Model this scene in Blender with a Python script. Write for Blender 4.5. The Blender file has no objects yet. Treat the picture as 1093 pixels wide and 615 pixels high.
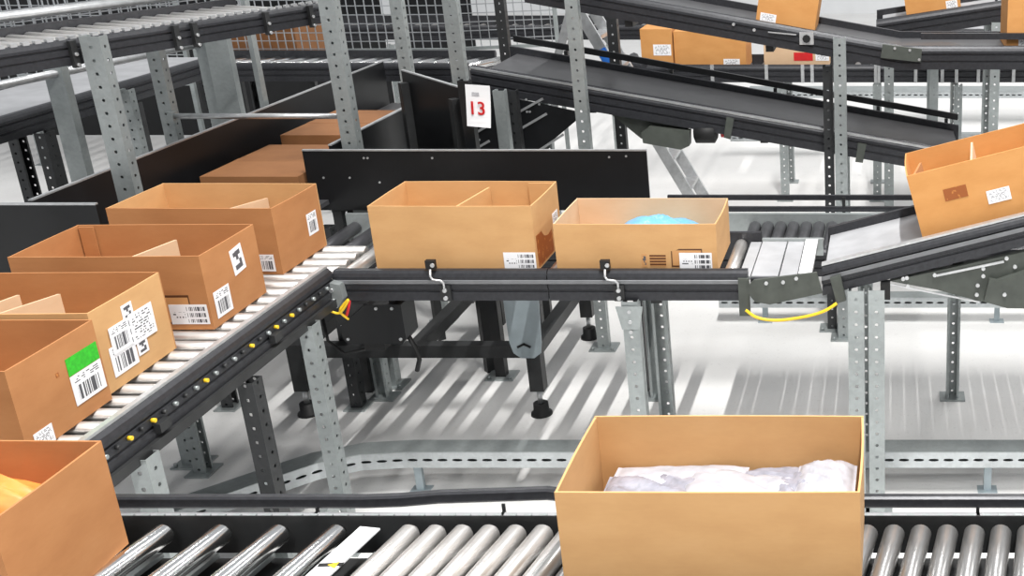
import bpy, bmesh, math, random
from mathutils import Vector, Matrix
random.seed(7)
R = math.radians
scene = bpy.context.scene
COL = scene.collection

# ------------------------------------------------------------------ camera, world, light
F, PX, PY, TH, CH = 1227.0, 950.0, 307.5, R(20.4), 2.43
cam_d = bpy.data.cameras.new('camera'); cam = bpy.data.objects.new('camera', cam_d); COL.objects.link(cam)
cam.location = (0, 0, CH); cam.rotation_euler = (R(90) - TH, 0, 0)
cam_d.sensor_width = 36.0; cam_d.lens = F / 1093 * 36.0
cam_d.shift_x = -(PX - 546.5) / 1093
cam_d.clip_start = 0.05; cam_d.clip_end = 200
scene.camera = cam

world = bpy.data.worlds.new('world'); scene.world = world; world.use_nodes = True
bg = world.node_tree.nodes['Background']; bg.inputs[0].default_value = (0.93, 0.96, 1.0, 1); bg.inputs[1].default_value = 0.50

def strip(x, y, z, ly, lx, power):
    d = bpy.data.lights.new('strip_lamp', 'AREA'); d.shape = 'RECTANGLE'; d.size = lx; d.size_y = ly
    d.energy = power; d.color = (1.0, 0.985, 0.96)
    o = bpy.data.objects.new('strip_lamp', d); COL.objects.link(o); o.location = (x, y, z)
    return o
# rows of ceiling strip lamps running away from the camera, plus an added front fill
strip(0.5, 2.2, 8.0, 3.0, 0.08, 900)
strip(0.5, -4.2, 8.0, 5.0, 0.5, 650)  # wide soft lamp added as fill for the camera-facing sides
strip(2.1, 10.5, 8.0, 9.0, 0.3, 420)
strip(-5.0, -2.6, 8.0, 5.0, 0.3, 60)
strip(-5.0, 10.5, 8.0, 9.0, 0.3, 250)
strip(9.8, -2.6, 8.0, 5.0, 0.3, 300)
strip(9.8, 10.5, 8.0, 9.0, 0.3, 700)
vs = scene.view_settings
vs.view_transform = 'Standard'; vs.look = 'None'; vs.gamma = 1.0; vs.use_curve_mapping = False; vs.exposure = -0.08

# ------------------------------------------------------------------ place finding: photograph coordinates -> point on a level / on a depth
def at(px, py, z):
    h = CH - z; a = math.atan((py - PY) / F) + TH
    g = h / math.tan(a); Zc = g * math.cos(TH) + h * math.sin(TH)
    return ((px - PX) / F * Zc, g)
def atY(px, py, Y):
    a = math.atan((py - PY) / F) + TH; h = Y * math.tan(a)
    Zc = Y * math.cos(TH) + h * math.sin(TH)
    return ((px - PX) / F * Zc, CH - h)

# ------------------------------------------------------------------ materials
class NT:
    def __init__(s, name):
        s.m = bpy.data.materials.new(name); s.m.use_nodes = True; s.t = s.m.node_tree
        s.b = s.t.nodes['Principled BSDF']; s.out = s.t.nodes['Material Output']
    def n(s, typ, **kw):
        nd = s.t.nodes.new(typ)
        for k, v in kw.items(): setattr(nd, k, v)
        return nd
    def put(s, sock, v):
        if isinstance(v, bpy.types.NodeSocket): s.t.links.new(v, sock)
        else: sock.default_value = v
    def math(s, op, a, b=0.0, c=0.0):
        nd = s.n('ShaderNodeMath', operation=op)
        s.put(nd.inputs[0], a); s.put(nd.inputs[1], b); s.put(nd.inputs[2], c)
        return nd.outputs[0]
    def mul(s, *a):
        r = a[0]
        for x in a[1:]: r = s.math('MULTIPLY', r, x)
        return r
    def between(s, v, lo, hi): return s.mul(s.math('GREATER_THAN', v, lo), s.math('LESS_THAN', v, hi))
    def mix(s, f, a, b):
        nd = s.n('ShaderNodeMix', data_type='RGBA'); s.put(nd.inputs[0], f); s.put(nd.inputs[6], a); s.put(nd.inputs[7], b)
        return nd.outputs[2]
    def noise(s, scale, detail=3, vec=None, rough=0.55):
        nd = s.n('ShaderNodeTexNoise'); nd.inputs['Scale'].default_value = scale; nd.inputs['Detail'].default_value = detail
        nd.inputs['Roughness'].default_value = rough
        if vec is not None: s.put(nd.inputs['Vector'], vec)
        return nd.outputs['Fac']
    def obj(s): return s.n('ShaderNodeTexCoord').outputs['Object']
    def scaled(s, v, sc):
        nd = s.n('ShaderNodeMapping'); s.put(nd.inputs['Vector'], v); nd.inputs['Scale'].default_value = sc
        return nd.outputs[0]
    def uv(s):
        sp = s.n('ShaderNodeSeparateXYZ'); s.put(sp.inputs[0], s.n('ShaderNodeTexCoord').outputs['UV'])
        return sp.outputs[0], sp.outputs[1]
    def ramp(s, f, stops):
        nd = s.n('ShaderNodeValToRGB'); cr = nd.color_ramp
        while len(cr.elements) < len(stops): cr.elements.new(0.5)
        for e, (p, c) in zip(cr.elements, stops): e.position = p; e.color = c
        s.put(nd.inputs[0], f); return nd.outputs[0]
    def bump(s, h, strength, dist=0.002):
        nd = s.n('ShaderNodeBump'); nd.inputs['Strength'].default_value = strength; nd.inputs['Distance'].default_value = dist
        s.put(nd.inputs['Height'], h); s.t.links.new(nd.outputs[0], s.b.inputs['Normal'])
    def set(s, col=None, rough=None, metal=None):
        if col is not None: s.put(s.b.inputs['Base Color'], col)
        if rough is not None: s.put(s.b.inputs['Roughness'], rough)
        if metal is not None: s.put(s.b.inputs['Metallic'], metal)
        return s.m
def c4(r, g, b): return (r, g, b, 1.0)
def lin(r, g, b):
    f = lambda v: (v / 255 / 12.92) if v / 255 <= .04045 else ((v / 255 + .055) / 1.055) ** 2.4
    return (f(r), f(g), f(b), 1.0)

def mk_card(name, a, b, c):
    t = NT(name); o = t.obj()
    f = t.noise(9, 4, t.scaled(o, (0.8, 0.8, 1.6)))
    g = t.noise(160, 2, t.scaled(o, (0.25, 0.25, 1.0)))
    mid = tuple(x * .55 + y * .45 for x, y in zip(a, b)); hi = tuple(x * .55 + y * .45 for x, y in zip(a, c))
    col = t.ramp(f, [(.25, mid), (.55, a), (.85, hi)])
    col = t.mix(t.math('MULTIPLY', g, .22), col, b)
    t.bump(t.noise(60, 3, t.scaled(o, (.3, .3, 1.5))), .15, .002)
    return t.set(col, .82, 0)
def mk_plain(name, col, rough=.5, metal=0., var=.0, scale=20, bump=0.):
    t = NT(name); o = t.obj(); f = t.noise(scale, 4, o)
    d = tuple(x * (1 - var) for x in col[:3]) + (1,); e = tuple(min(1, x * (1 + var * .6)) for x in col[:3]) + (1,)
    if bump: t.bump(f, bump, .002)
    t.put(t.b.inputs['Roughness'], rough)
    return t.set(t.ramp(f, [(.3, d), (.7, e)]), None, metal)
def mk_galv(name, holes=None, slot=None, base=(.36, .39, .39)):
    t = NT(name); o = t.obj()
    v = t.n('ShaderNodeTexVoronoi'); v.inputs['Scale'].default_value = 70; t.put(v.inputs['Vector'], o)
    sp = t.n('ShaderNodeSeparateColor'); t.put(sp.inputs[0], v.outputs['Color'])
    f = t.math('ADD', t.math('MULTIPLY', sp.outputs[0], .14), t.math('MULTIPLY', t.noise(6, 4, o), .86))
    a, b, c = base
    col = t.ramp(f, [(.25, c4(a * .82, b * .82, c * .82)), (.75, c4(min(1, a * 1.18), min(1, b * 1.18), min(1, c * 1.18)))])
    t.set(col, .42, .55)
    if holes:                                   # punched holes: UV is metres, u from the middle of the face
        u, w = t.uv(); pitch, ru, rv = holes
        fw = t.math('SUBTRACT', t.math('FRACT', t.math('DIVIDE', w, pitch)), .5)
        dv = t.math('DIVIDE', t.math('MULTIPLY', fw, pitch), rv); du = t.math('DIVIDE', u, ru)
        d = t.math('ADD', t.math('POWER', t.math('ABSOLUTE', du), 2.5), t.math('POWER', t.math('ABSOLUTE', dv), 2.5))
        hole = t.math('LESS_THAN', d, 1.0)
        tr = t.n('ShaderNodeBsdfTransparent'); mx = t.n('ShaderNodeMixShader')
        t.put(mx.inputs[0], hole); t.t.links.new(t.b.outputs[0], mx.inputs[1]); t.t.links.new(tr.outputs[0], mx.inputs[2])
        t.t.links.new(mx.outputs[0], t.out.inputs[0])
    return t.m
def mk_label(name, kind, seed, paper=(.86, .86, .88, 1)):
    t = NT(name); u, v = t.uv()
    ink = c4(.09, .09, .10)
    def bars(n):
        w = t.n('ShaderNodeTexWhiteNoise', noise_dimensions='1D')
        t.put(w.inputs['W'], t.math('ADD', t.math('FLOOR', t.math('MULTIPLY', u, n)), seed * 13.7)); return t.math('GREATER_THAN', w.outputs[0], .42)
    def text(nx, ny, thr):
        w = t.n('ShaderNodeTexWhiteNoise', noise_dimensions='2D'); cv = t.n('ShaderNodeCombineXYZ')
        t.put(cv.inputs[0], t.math('ADD', t.math('FLOOR', t.math('MULTIPLY', u, nx)), seed * 3.1)); t.put(cv.inputs[1], t.math('FLOOR', t.math('MULTIPLY', v, ny)))
        t.put(w.inputs['Vector'], cv.outputs[0])
        row = t.between(t.math('FRACT', t.math('MULTIPLY', v, ny)), .25, .75)
        return t.mul(t.math('GREATER_THAN', w.outputs[0], thr), row)
    if kind == 'stack':      # left half words, right half three bands of barcode
        m = t.mul(bars(60), t.between(u, .45, .95), t.between(t.math('FRACT', t.math('MULTIPLY', v, 3.2)), .15, .82), t.between(v, .08, .94))
        m = t.math('MAXIMUM', m, t.mul(text(26, 7, .45), t.between(u, .08, .4), t.between(v, .3, .62)))
    elif kind == 'tall':     # heading lines, barcode below
        m = t.mul(bars(38), t.between(u, .15, .85), t.between(v, .12, .62))
        m = t.math('MAXIMUM', m, t.mul(text(18, 14, .5), t.between(u, .1, .9), t.between(v, .7, .93)))
    elif kind == 'words':
        m = t.mul(text(22, 12, .55), t.between(u, .1, .9), t.between(v, .12, .9))
    elif kind == 'bold':     # a few heavy black marks
        w = t.n('ShaderNodeTexWhiteNoise', noise_dimensions='2D'); cv = t.n('ShaderNodeCombineXYZ')
        t.put(cv.inputs[0], t.math('FLOOR', t.math('MULTIPLY', u, 5))); t.put(cv.inputs[1], t.math('ADD', t.math('FLOOR', t.math('MULTIPLY', v, 6)), seed))
        t.put(w.inputs['Vector'], cv.outputs[0])
        m = t.mul(t.math('GREATER_THAN', w.outputs[0], .42), t.between(u, .2, .8), t.between(v, .15, .85))
    elif kind == 'hatch':    # print straight on the carton: ruled block
        m = t.mul(t.math('GREATER_THAN', t.math('FRACT', t.math('MULTIPLY', v, 4)), .35), 1.0)
        ink = lin(95, 55, 25)
    elif kind == 'rect':     # printed outline
        m = t.math('SUBTRACT', 1.0, t.mul(t.between(u, .035, .965), t.between(v, .08, .92))); ink = lin(85, 50, 25)
    else:                    # smudged block
        m = t.math('GREATER_THAN', t.noise(40, 3, t.obj()), .38); ink = lin(150, 82, 32)
    col = t.mix(m, paper, ink)
    return t.set(col, .55, 0)

M = {}
M['card'] = mk_card('kraft_card', lin(204, 159, 107), lin(184, 137, 88), lin(214, 171, 122))
M['card_dark'] = mk_card('brown_card', lin(180, 124, 76), lin(158, 102, 58), lin(192, 138, 90))
M['card_umber'] = mk_card('umber_card', lin(140, 94, 56), lin(118, 76, 42), lin(156, 108, 66))
M['card_pale'] = mk_card('pale_card', lin(212, 180, 146), lin(196, 160, 124), lin(222, 194, 162))
M['card_orange'] = mk_card('orange_card', lin(206, 148, 86), lin(184, 124, 64), lin(218, 164, 104))
M['rail'] = mk_plain('charcoal_aluminium', c4(.034, .035, .040), .36, .3, .25, 60)
M['black'] = mk_plain('black_sheet', c4(.004, .0044, .0055), .42, 0, .3, 14)
M['blackrub'] = mk_plain('black_rubber', c4(.006, .006, .0065), .6, 0, .2, 40)
M['darksteel'] = mk_plain('dark_painted_steel', c4(.03, .031, .032), .45, .2, .3, 12)
M['olive'] = mk_plain('grey_green_paint', c4(.07, .078, .068), .5, .1, .22, 15)
M['belt'] = mk_plain('dark_belt', c4(.07, .07, .074), .36, 0, .2, 10)
M['greybelt'] = mk_plain('pale_grey_belt', c4(.36, .365, .38), .5, 0, .14, 9)
M['white'] = mk_plain('white_paint', c4(.78, .79, .8), .45, 0, .08, 8)
M['alu'] = mk_plain('bright_aluminium', c4(.66, .67, .68), .32, .75, .18, 25)
M['edge'] = mk_plain('silver_edge', c4(.6, .61, .62), .35, .7, .15, 30)
M['steelblue'] = mk_plain('blue_grey_bracket', c4(.36, .42, .45), .42, .35, .15, 10)
M['galv'] = mk_galv('galvanised_steel')
M['perf'] = mk_galv('punched_galvanised_steel', (.05, .006, .006))
M['perf_dark'] = mk_galv('punched_dark_steel', (.05, .006, .006), base=(.05, .052, .054))
M['slot'] = mk_galv('slotted_galvanised_tray', (.06, .006, .02), base=(.5, .53, .54))
M['yellow'] = mk_plain('yellow_plastic', c4(.85, .55, .02), .45, 0, .1)
M['red'] = mk_plain('red_plastic', c4(.62, .012, .015), .45, 0, .1)
M['green'] = mk_plain('green_paper', c4(.03, .48, .02), .55, 0, .25, 90)
M['blue'] = mk_plain('blue_sticker', c4(.02, .16, .62), .45, 0, .1)
M['poly'] = mk_plain('milky_poly', c4(.30, .30, .35), .25, 0, .3, 30, .6)
M['polyw'] = mk_plain('white_poly', c4(.42, .42, .46), .28, 0, .22, 26, .5)
M['polyb'] = mk_plain('light_blue_poly', c4(.16, .42, .68), .3, 0, .2, 14, .3)
M['orange'] = mk_plain('orange_wrap', c4(.85, .28, .06), .4, 0, .15, 14)
M['wire'] = mk_plain('zinc_wire', c4(.5, .52, .54), .35, .7, .1)
M['paper'] = mk_plain('white_paper', c4(.85, .85, .86), .6, 0, .03)
M['greyink'] = mk_plain('grey_ink', c4(.5, .5, .52), .6, 0, .3, 200)
def mk_roller(name, lo, hi, rough, metal):
    t = NT(name); o = t.obj()
    f = t.noise(7, 4, t.scaled(o, (6, 1, 6)))
    t.set(t.ramp(f, [(.3, lo), (.7, hi)]), None, metal)
    t.put(t.b.inputs['Roughness'], t.math('ADD', rough, t.math('MULTIPLY', t.noise(30, 3, t.scaled(o, (1, .2, 1))), .12)))
    return t.m
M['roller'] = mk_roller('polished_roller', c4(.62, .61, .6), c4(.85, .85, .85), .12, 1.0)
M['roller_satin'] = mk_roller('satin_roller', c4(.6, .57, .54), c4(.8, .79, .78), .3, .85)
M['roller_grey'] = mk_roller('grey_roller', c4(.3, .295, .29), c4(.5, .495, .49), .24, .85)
M['greyalu'] = mk_plain('grey_aluminium', c4(.2, .205, .215), .4, .4, .1, 30)
M['roller_dark'] = mk_roller('dark_roller', c4(.05, .05, .055), c4(.12, .12, .13), .3, .5)
M['lab_stack'] = mk_label('label_stack', 'stack', 1); M['lab_stack2'] = mk_label('label_stack_b', 'stack', 4)
M['lab_tall'] = mk_label('label_tall', 'tall', 2); M['lab_tall2'] = mk_label('label_tall_b', 'tall', 5)
M['lab_words'] = mk_label('label_words', 'words', 3); M['lab_bold'] = mk_label('label_bold', 'bold', 2)
M['print_hatch'] = mk_label('print_hatch', 'hatch', 1, lin(198, 145, 92)); M['print_rect'] = mk_label('print_rect', 'rect', 1, lin(198, 145, 92))
M['print_blot'] = mk_label('print_blot', 'blot', 1, lin(186, 120, 58)); M['print_bold'] = mk_label('print_bold', 'bold', 3, lin(198, 145, 92))
def mk_floor():
    t = NT('concrete_floor'); o = t.obj()
    f = t.noise(1.3, 6, o, .6); g = t.noise(45, 4, o, .7); h = t.noise(220, 2, o)
    col = t.ramp(f, [(.3, c4(.74, .732, .72)), (.7, c4(.85, .845, .835))])
    col = t.mix(t.math('MULTIPLY', t.math('GREATER_THAN', g, .62), .2), col, c4(.4, .39, .38))
    col = t.mix(t.math('MULTIPLY', h, .25), col, c4(.45, .45, .44))
    t.bump(g, .08, .002)
    return t.set(col, .55, 0)
M['floor'] = mk_floor()
M['wall'] = mk_plain('white_wall', c4(.75, .76, .77), .7, 0, .05, 2)

# ------------------------------------------------------------------ mesh helpers
class MB:
    def __init__(s): s.v = []; s.f = []; s.uv = []; s.sm = []
    def face(s, idx, uv=None, smooth=False): s.f.append(tuple(idx)); s.uv.append(uv); s.sm.append(smooth)
    def box(s, x0, x1, y0, y1, z0, z1):
        b = len(s.v)
        s.v += [(x0, y0, z0), (x1, y0, z0), (x1, y1, z0), (x0, y1, z0), (x0, y0, z1), (x1, y0, z1), (x1, y1, z1), (x0, y1, z1)]
        for q in ((0, 3, 2, 1), (4, 5, 6, 7), (0, 1, 5, 4), (1, 2, 6, 5), (2, 3, 7, 6), (3, 0, 4, 7)):
            s.face([b + i for i in q], [(0, 0), (1, 0), (1, 1), (0, 1)])
        return s
    def bar(s, p, q, w, h=None, up=(0, 0, 1)):
        h = h or w; p = Vector(p); q = Vector(q); d = (q - p).normalized(); up = Vector(up)
        if abs(d.dot(up)) > .98: up = Vector((0, 1, 0))
        a = d.cross(up).normalized(); c = a.cross(d).normalized(); b = len(s.v)
        for e in (p, q):
            for i, j in ((-1, -1), (1, -1), (1, 1), (-1, 1)): s.v.append(tuple(e + a * (i * w / 2) + c * (j * h / 2)))
        for k in range(4): s.face([b + k, b + (k + 1) % 4, b + 4 + (k + 1) % 4, b + 4 + k])
        s.face([b + 3, b + 2, b + 1, b]); s.face([b + 4, b + 5, b + 6, b + 7])
        return s
    def tube(s, pts, r, n=8, caps=True):
        pts = [Vector(p) for p in pts]; rr = r if isinstance(r, (list, tuple)) else [r] * len(pts); b = len(s.v); up0 = None
        for i, p in enumerate(pts):
            d = (pts[min(i + 1, len(pts) - 1)] - pts[max(i - 1, 0)]).normalized()
            up = Vector((0, 0, 1)) if abs(d.z) < .95 else Vector((0, 1, 0))
            if up0 is not None and abs(d.dot(up0)) < .95: up = up0
            up0 = up
            a = d.cross(up).normalized(); c = a.cross(d)
            for k in range(n):
                t = 2 * math.pi * k / n; s.v.append(tuple(p + (a * math.cos(t) + c * math.sin(t)) * rr[i]))
        for i in range(len(pts) - 1):
            for k in range(n): s.face([b + i * n + k, b + i * n + (k + 1) % n, b + (i + 1) * n + (k + 1) % n, b + (i + 1) * n + k], None, True)
        if caps:
            s.face([b + k for k in range(n)][::-1]); e = b + (len(pts) - 1) * n; s.face([e + k for k in range(n)])
        return s
    def extrude(s, prof, path, frame):
        """prof: closed list of (a, c); path: list of points; frame(i) -> (A, C) unit vectors"""
        b = len(s.v); n = len(prof); per = []; dist = 0
        cum = [0]
        for i in range(1, len(path)): cum.append(cum[-1] + (Vector(path[i]) - Vector(path[i - 1])).length)
        for i, p in enumerate(path):
            A, C = frame(i); p = Vector(p)
            for a, c in prof: s.v.append(tuple(p + Vector(A) * a + Vector(C) * c))
        for i in range(len(path) - 1):
            for k in range(n):
                k2 = (k + 1) % n; w = math.hypot(prof[k2][0] - prof[k][0], prof[k2][1] - prof[k][1]) / 2
                uv = [(-w, cum[i]), (w, cum[i]), (w, cum[i + 1]), (-w, cum[i + 1])]
                if w < .013: uv = [(.5, x[1]) for x in uv]
                s.face([b + i * n + k, b + i * n + k2, b + (i + 1) * n + k2, b + (i + 1) * n + k], uv)
        s.face([b + k for k in range(n)][::-1], [(.5, 0)] * n); e = b + (len(path) - 1) * n; s.face([e + k for k in range(n)], [(.5, 0)] * n)
        return s
    def plate(s, poly, y0, y1):            # polygon in (x, z), thickness along y
        b = len(s.v); n = len(poly)
        for y in (y0, y1):
            for x, z in poly: s.v.append((x, y, z))
        for k in range(n): s.face([b + k, b + (k + 1) % n, b + n + (k + 1) % n, b + n + k])
        s.face([b + k for k in range(n)]); s.face([b + n + k for k in range(n)][::-1])
        return s
    def cyl(s, p, q, r, n=12): return s.tube([p, q], r, n)
    def mesh(s, name):
        me = bpy.data.meshes.new(name); me.from_pydata(s.v, [], s.f)
        if any(u for u in s.uv):
            l = me.uv_layers.new(name='UVMap').data; k = 0
            for f, u in zip(s.f, s.uv):
                for j in range(len(f)):
                    l[k].uv = u[j] if u else (.5, 0); k += 1
        for p, sm in zip(me.polygons, s.sm): p.use_smooth = sm
        bm = bmesh.new(); bm.from_mesh(me); bmesh.ops.recalc_face_normals(bm, faces=bm.faces); bm.to_mesh(me); bm.free()
        return me
    def obj(s, name, mat, parent=None):
        me = s.mesh(name); me.materials.append(M[mat]); return link(name, me, parent)
def link(name, me, parent=None, loc=None, rot=None):
    o = bpy.data.objects.new(name, me); COL.objects.link(o); o.parent = parent
    if loc: o.location = loc
    if rot: o.rotation_euler = rot
    return o
def tag(o, label, cat, group=None):
    o['label'] = label; o['category'] = cat
    if group: o['group'] = group
    return o
def thing(name, label, cat, loc=(0, 0, 0), rot=(0, 0, 0), group=None):
    o = bpy.data.objects.new(name, None); COL.objects.link(o); o.location = loc; o.rotation_euler = rot; o.empty_display_size = .05
    return tag(o, label, cat, group)
def struct(o): o['kind'] = 'structure'; return o

# ------------------------------------------------------------------ C-section uprights
def c_prof(w, d, t=.003, lip=.012):
    # open towards +c ; web on -c side
    o = [(-w/2 + lip, d/2), (-w/2, d/2), (-w/2, -d/2), (w/2, -d/2), (w/2, d/2), (w/2 - lip, d/2)]
    i = [(w/2 - lip, d/2 - t), (w/2 - t, d/2 - t), (w/2 - t, -d/2 + t), (-w/2 + t, -d/2 + t), (-w/2 + t, d/2 - t), (-w/2 + lip, d/2 - t)]
    return o + i
def upright_mb(x, y, z0, z1, w=.06, d=.05, turn=0):
    A = (math.cos(turn), math.sin(turn), 0); C = (-math.sin(turn), math.cos(turn), 0)
    return MB().extrude(c_prof(w, d), [(x, y, z0), (x, y, z1)], lambda i: (A, C))
def upright(parent, name, x, y, z0, z1, mat='perf', w=.06, d=.05, turn=0, foot=True):
    o = upright_mb(x, y, z0, z1, w, d, turn).obj(name, mat, parent)
    if foot:
        f = MB().box(x - .06, x + .06, y - .05, y + .05, z0, z0 + .008).obj('foot_plate', 'galv', o)
        for sx in (-1, 1): MB().cyl((x + sx * .045, y - .03, z0 + .008), (x + sx * .045, y - .03, z0 + .022), .009, 6).obj('anchor_bolt', 'galv', o) if False else None
    return o
def post(label, x, y, z1, w=.06, d=.05, turn=0, mat='perf', group='free-standing uprights', z0=0):
    t = thing('steel_upright', label, 'post', (x, y, z0), group=group)
    upright_mb(0, 0, 0.0, z1 - z0, w, d, turn).obj('channel', mat, t)
    MB().box(-.07, .07, -.06, .06, 0, .008).obj('foot_plate', 'galv', t)
    for sx in (-1, 1): MB().cyl((sx * .052, -.045, .008), (sx * .052, -.045, .024), .009, 6).obj('anchor_bolt', 'galv', t)
    return t

# ------------------------------------------------------------------ conveyors
RAIL = [(0, .004), (.014, .006), (.024, .003), (.032, -.006), (.037, -.018), (.038, -.030), (.030, -.033), (.030, -.039), (.036, -.042), (.036, -.066),
        (.030, -.069), (.030, -.075), (.036, -.078), (.036, -.110), (0, -.110)]
def rail_mb(path, y, out, prof=RAIL, k=1.0):
    """path: (s, z) points; rail inner face at y, bulging towards out (+1/-1)"""
    pr = [(a * out * k, c * k) for a, c in prof]
    return MB().extrude(pr, [(s, y, z) for s, z in path], lambda i: ((0, 1, 0), (0, 0, 1)))
def z_on(path, s):
    for (s0, z0), (s1, z1) in zip(path, path[1:]):
        if s <= s1 or (s1, z1) == path[-1]: return z0 + (z1 - z0) * (s - s0) / (s1 - s0)
def conveyor(name, label, x, y, ang, path, width, surface='rollers', pitch=.08, r=.025, skew=0, near='rail', far='rail', roller='roller_satin',
             belt='belt', legs=(), leg_mat='perf', cross=(), rise=.02, group='conveyors', s0=None, s1=None, near_cuts=None, k=1.0, beams='darksteel', leg_w=.06):
    t = thing(name, label, 'conveyor', (x, y, 0), (0, 0, ang), group)
    top = [(s, z + rise) for s, z in path]
    if near:
        cuts = near_cuts or [path[0][0], path[-1][0]]
        for a, b in zip(cuts, cuts[1:]):
            pts = [(a, z_on(path, a) + rise)] + [(s, z) for s, z in top if a < s < b] + [(b, z_on(path, b) + rise)]
            pts[0] = (a + .002, pts[0][1]); pts[-1] = (b - .002, pts[-1][1])
            rail_mb(pts, 0, -1, k=k).obj('side_rail', near, t)
    if far: rail_mb(top, width, 1, k=k).obj('side_rail', far, t)
    a = path[0][0] + .04 if s0 is None else s0; b = path[-1][0] - .03 if s1 is None else s1
    if surface == 'rollers':
        me = MB().tube([(0, -width/2 + .004, 0), (0, -width/2 + .008, 0), (0, width/2 - .008, 0), (0, width/2 - .004, 0)], [r * .8, r, r, r * .8], 14).mesh('roller'); me.materials.append(M[roller])
        s = a
        while s <= b:
            z = z_on(path, s); link('roller', me, t, (s, width/2, z - r), (0, 0, -skew)); s += pitch
    else:
        n = [(-.0, 0), (width, 0), (width, -.02), (0, -.02)]
        pts = [(a, z_on(path, a))] + [(s, z) for s, z in path if a < s < b] + [(b, z_on(path, b))]
        MB().extrude(n, [(s, 0, z) for s, z in pts], lambda i: ((0, 1, 0), (0, 0, 1))).obj('belt', belt, t)
        for e in (a + .01, b - .01):
            MB().cyl((e, 0.003, z_on(path, e) - .045), (e, width - .003, z_on(path, e) - .045), .024, 12).obj('end_drum', 'darksteel', t)
    for s in cross:
        z = z_on(path, s) - .085
        MB().box(s - .02, s + .02, 0, width, z - .03, z).obj('cross_member', beams, t)
    for s, side in legs:
        yy = -.04 if side == 'n' else (width + .04 if side == 'f' else width - .05)
        upright(t, 'leg', s, yy, 0, z_on(path, s) - (.115 if side == 'i' else .085), leg_mat, leg_w, .05, 0 if side == 'n' else math.pi)
    return t
def bolt(parent, p, d, r=.007, mat='edge', name='bolt'):
    p = Vector(p); return MB().cyl(p, p + Vector(d), r, 8).obj(name, mat, parent)

# ------------------------------------------------------------------ cartons
def panel(O, U, V, N_, w, h, t, bow=0, nu=8, nv=4, bow_lin=True):
    O, U, V, N_ = Vector(O), Vector(U), Vector(V), Vector(N_); m = MB(); gi = {}
    for side in (0, 1):
        for j in range(nv + 1):
            for i in range(nu + 1):
                a, b = i / nu, j / nv
                d = bow * math.sin(math.pi * a) * (b if bow_lin else math.sin(math.pi * b))
                gi[side, i, j] = len(m.v); m.v.append(tuple(O + U * (a * w) + V * (b * h) + N_ * (d - (t if side else 0))))
    for i in range(nu):
        for j in range(nv):
            m.face([gi[0, i, j], gi[0, i+1, j], gi[0, i+1, j+1], gi[0, i, j+1]]); m.face([gi[1, i, j], gi[1, i, j+1], gi[1, i+1, j+1], gi[1, i+1, j]])
    for i in range(nu):
        for j in (0, nv): m.face([gi[0, i, j], gi[0, i+1, j], gi[1, i+1, j], gi[1, i, j]])
    for j in range(nv):
        for i in (0, nu): m.face([gi[0, i, j], gi[0, i, j+1], gi[1, i, j+1], gi[1, i, j]])
    return m
FACES = {'front': (lambda L, W, u, v: (u - L/2, -W/2, v), (1, 0, 0), (0, -1, 0)), 'right': (lambda L, W, u, v: (L/2, u - W/2, v), (0, 1, 0), (1, 0, 0))}
def sticker(t, face, L, W, u, v, w, h, mat, turn=0, lift=.0022, name='label', bowoff=0):
    f, U, N_ = FACES[face]; U = Vector(U); N_ = Vector(N_); V = Vector((0, 0, 1)); c = Vector(f(L, W, u + w/2, v + h/2)) + N_ * (lift + bowoff)
    cu, su = math.cos(turn), math.sin(turn); A = U * cu + V * su; B = V * cu - U * su; m = MB()
    for n in (0, .0008):
        for i, j in ((-1, -1), (1, -1), (1, 1), (-1, 1)): m.v.append(tuple(c + A * (i * w/2) + B * (j * h/2) - N_ * n))
    uv = [(0, 0), (1, 0), (1, 1), (0, 1)]
    m.face((0, 1, 2, 3), uv); m.face((7, 6, 5, 4), uv)
    for k in range(4): m.face((k, (k+1) % 4, 4 + (k+1) % 4, 4 + k))
    return m.obj(name, mat, t)
def carton(label, x, y, z, L=.6, W=.34, H=.25, rot=(0, 0, 0), mat='card', dividers=(), stickers=(), group='open cartons', inner=None, flaps=(), t=.005):
    o = thing('carton', label, 'carton', (x, y, z), rot, group)
    b = [random.uniform(.001, .005) for _ in range(4)]
    panel((-L/2, -W/2, 0), (1, 0, 0), (0, 0, 1), (0, -1, 0), L, H, t, b[0]).obj('front_panel', mat, o)
    panel((L/2, W/2, 0), (-1, 0, 0), (0, 0, 1), (0, 1, 0), L, H, t, b[1]).obj('back_panel', inner or mat, o)
    panel((L/2, -W/2 + t, 0), (0, 1, 0), (0, 0, 1), (1, 0, 0), W - 2*t, H - .001, t, b[2]).obj('side_panel', mat, o)
    panel((-L/2, W/2 - t, 0), (0, -1, 0), (0, 0, 1), (-1, 0, 0), W - 2*t, H - .001, t, b[3]).obj('side_panel', inner or mat, o)
    MB().box(-L/2 + t, L/2 - t, -W/2 + t, W/2 - t, 0, .005).obj('base_panel', mat, o)
    for d in dividers:                        # (x, y0, y1, height, slant)
        dx, y0, y1, hh, sl = d[:5]; dm = d[5] if len(d) > 5 else 'card_pale'
        yy0, yy1 = -W/2 + .008 + y0 * (W - .016), -W/2 + .008 + y1 * (W - .016)
        m = MB(); b0 = len(m.v)
        for s_ in (-.004, .004):
            m.v += [(dx + s_, yy0, .006), (dx + sl + s_, yy1, .006), (dx + sl + s_, yy1, hh), (dx + s_, yy0, hh)]
        for q in ((0, 1, 2, 3), (7, 6, 5, 4), (0, 4, 5, 1), (1, 5, 6, 2), (2, 6, 7, 3), (3, 7, 4, 0)): m.face(q)
        m.obj('divider', dm, o)
    for f in flaps:                           # folded-in corner flaps: (x0, x1) on the back wall inside
        MB().box(f[0], f[1], W/2 - .014, W/2 - .009, .02, H - .004).obj('inner_flap', mat, o)
    for s in stickers: sticker(o, s[0], L, W, *s[1:])
    return o
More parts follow.
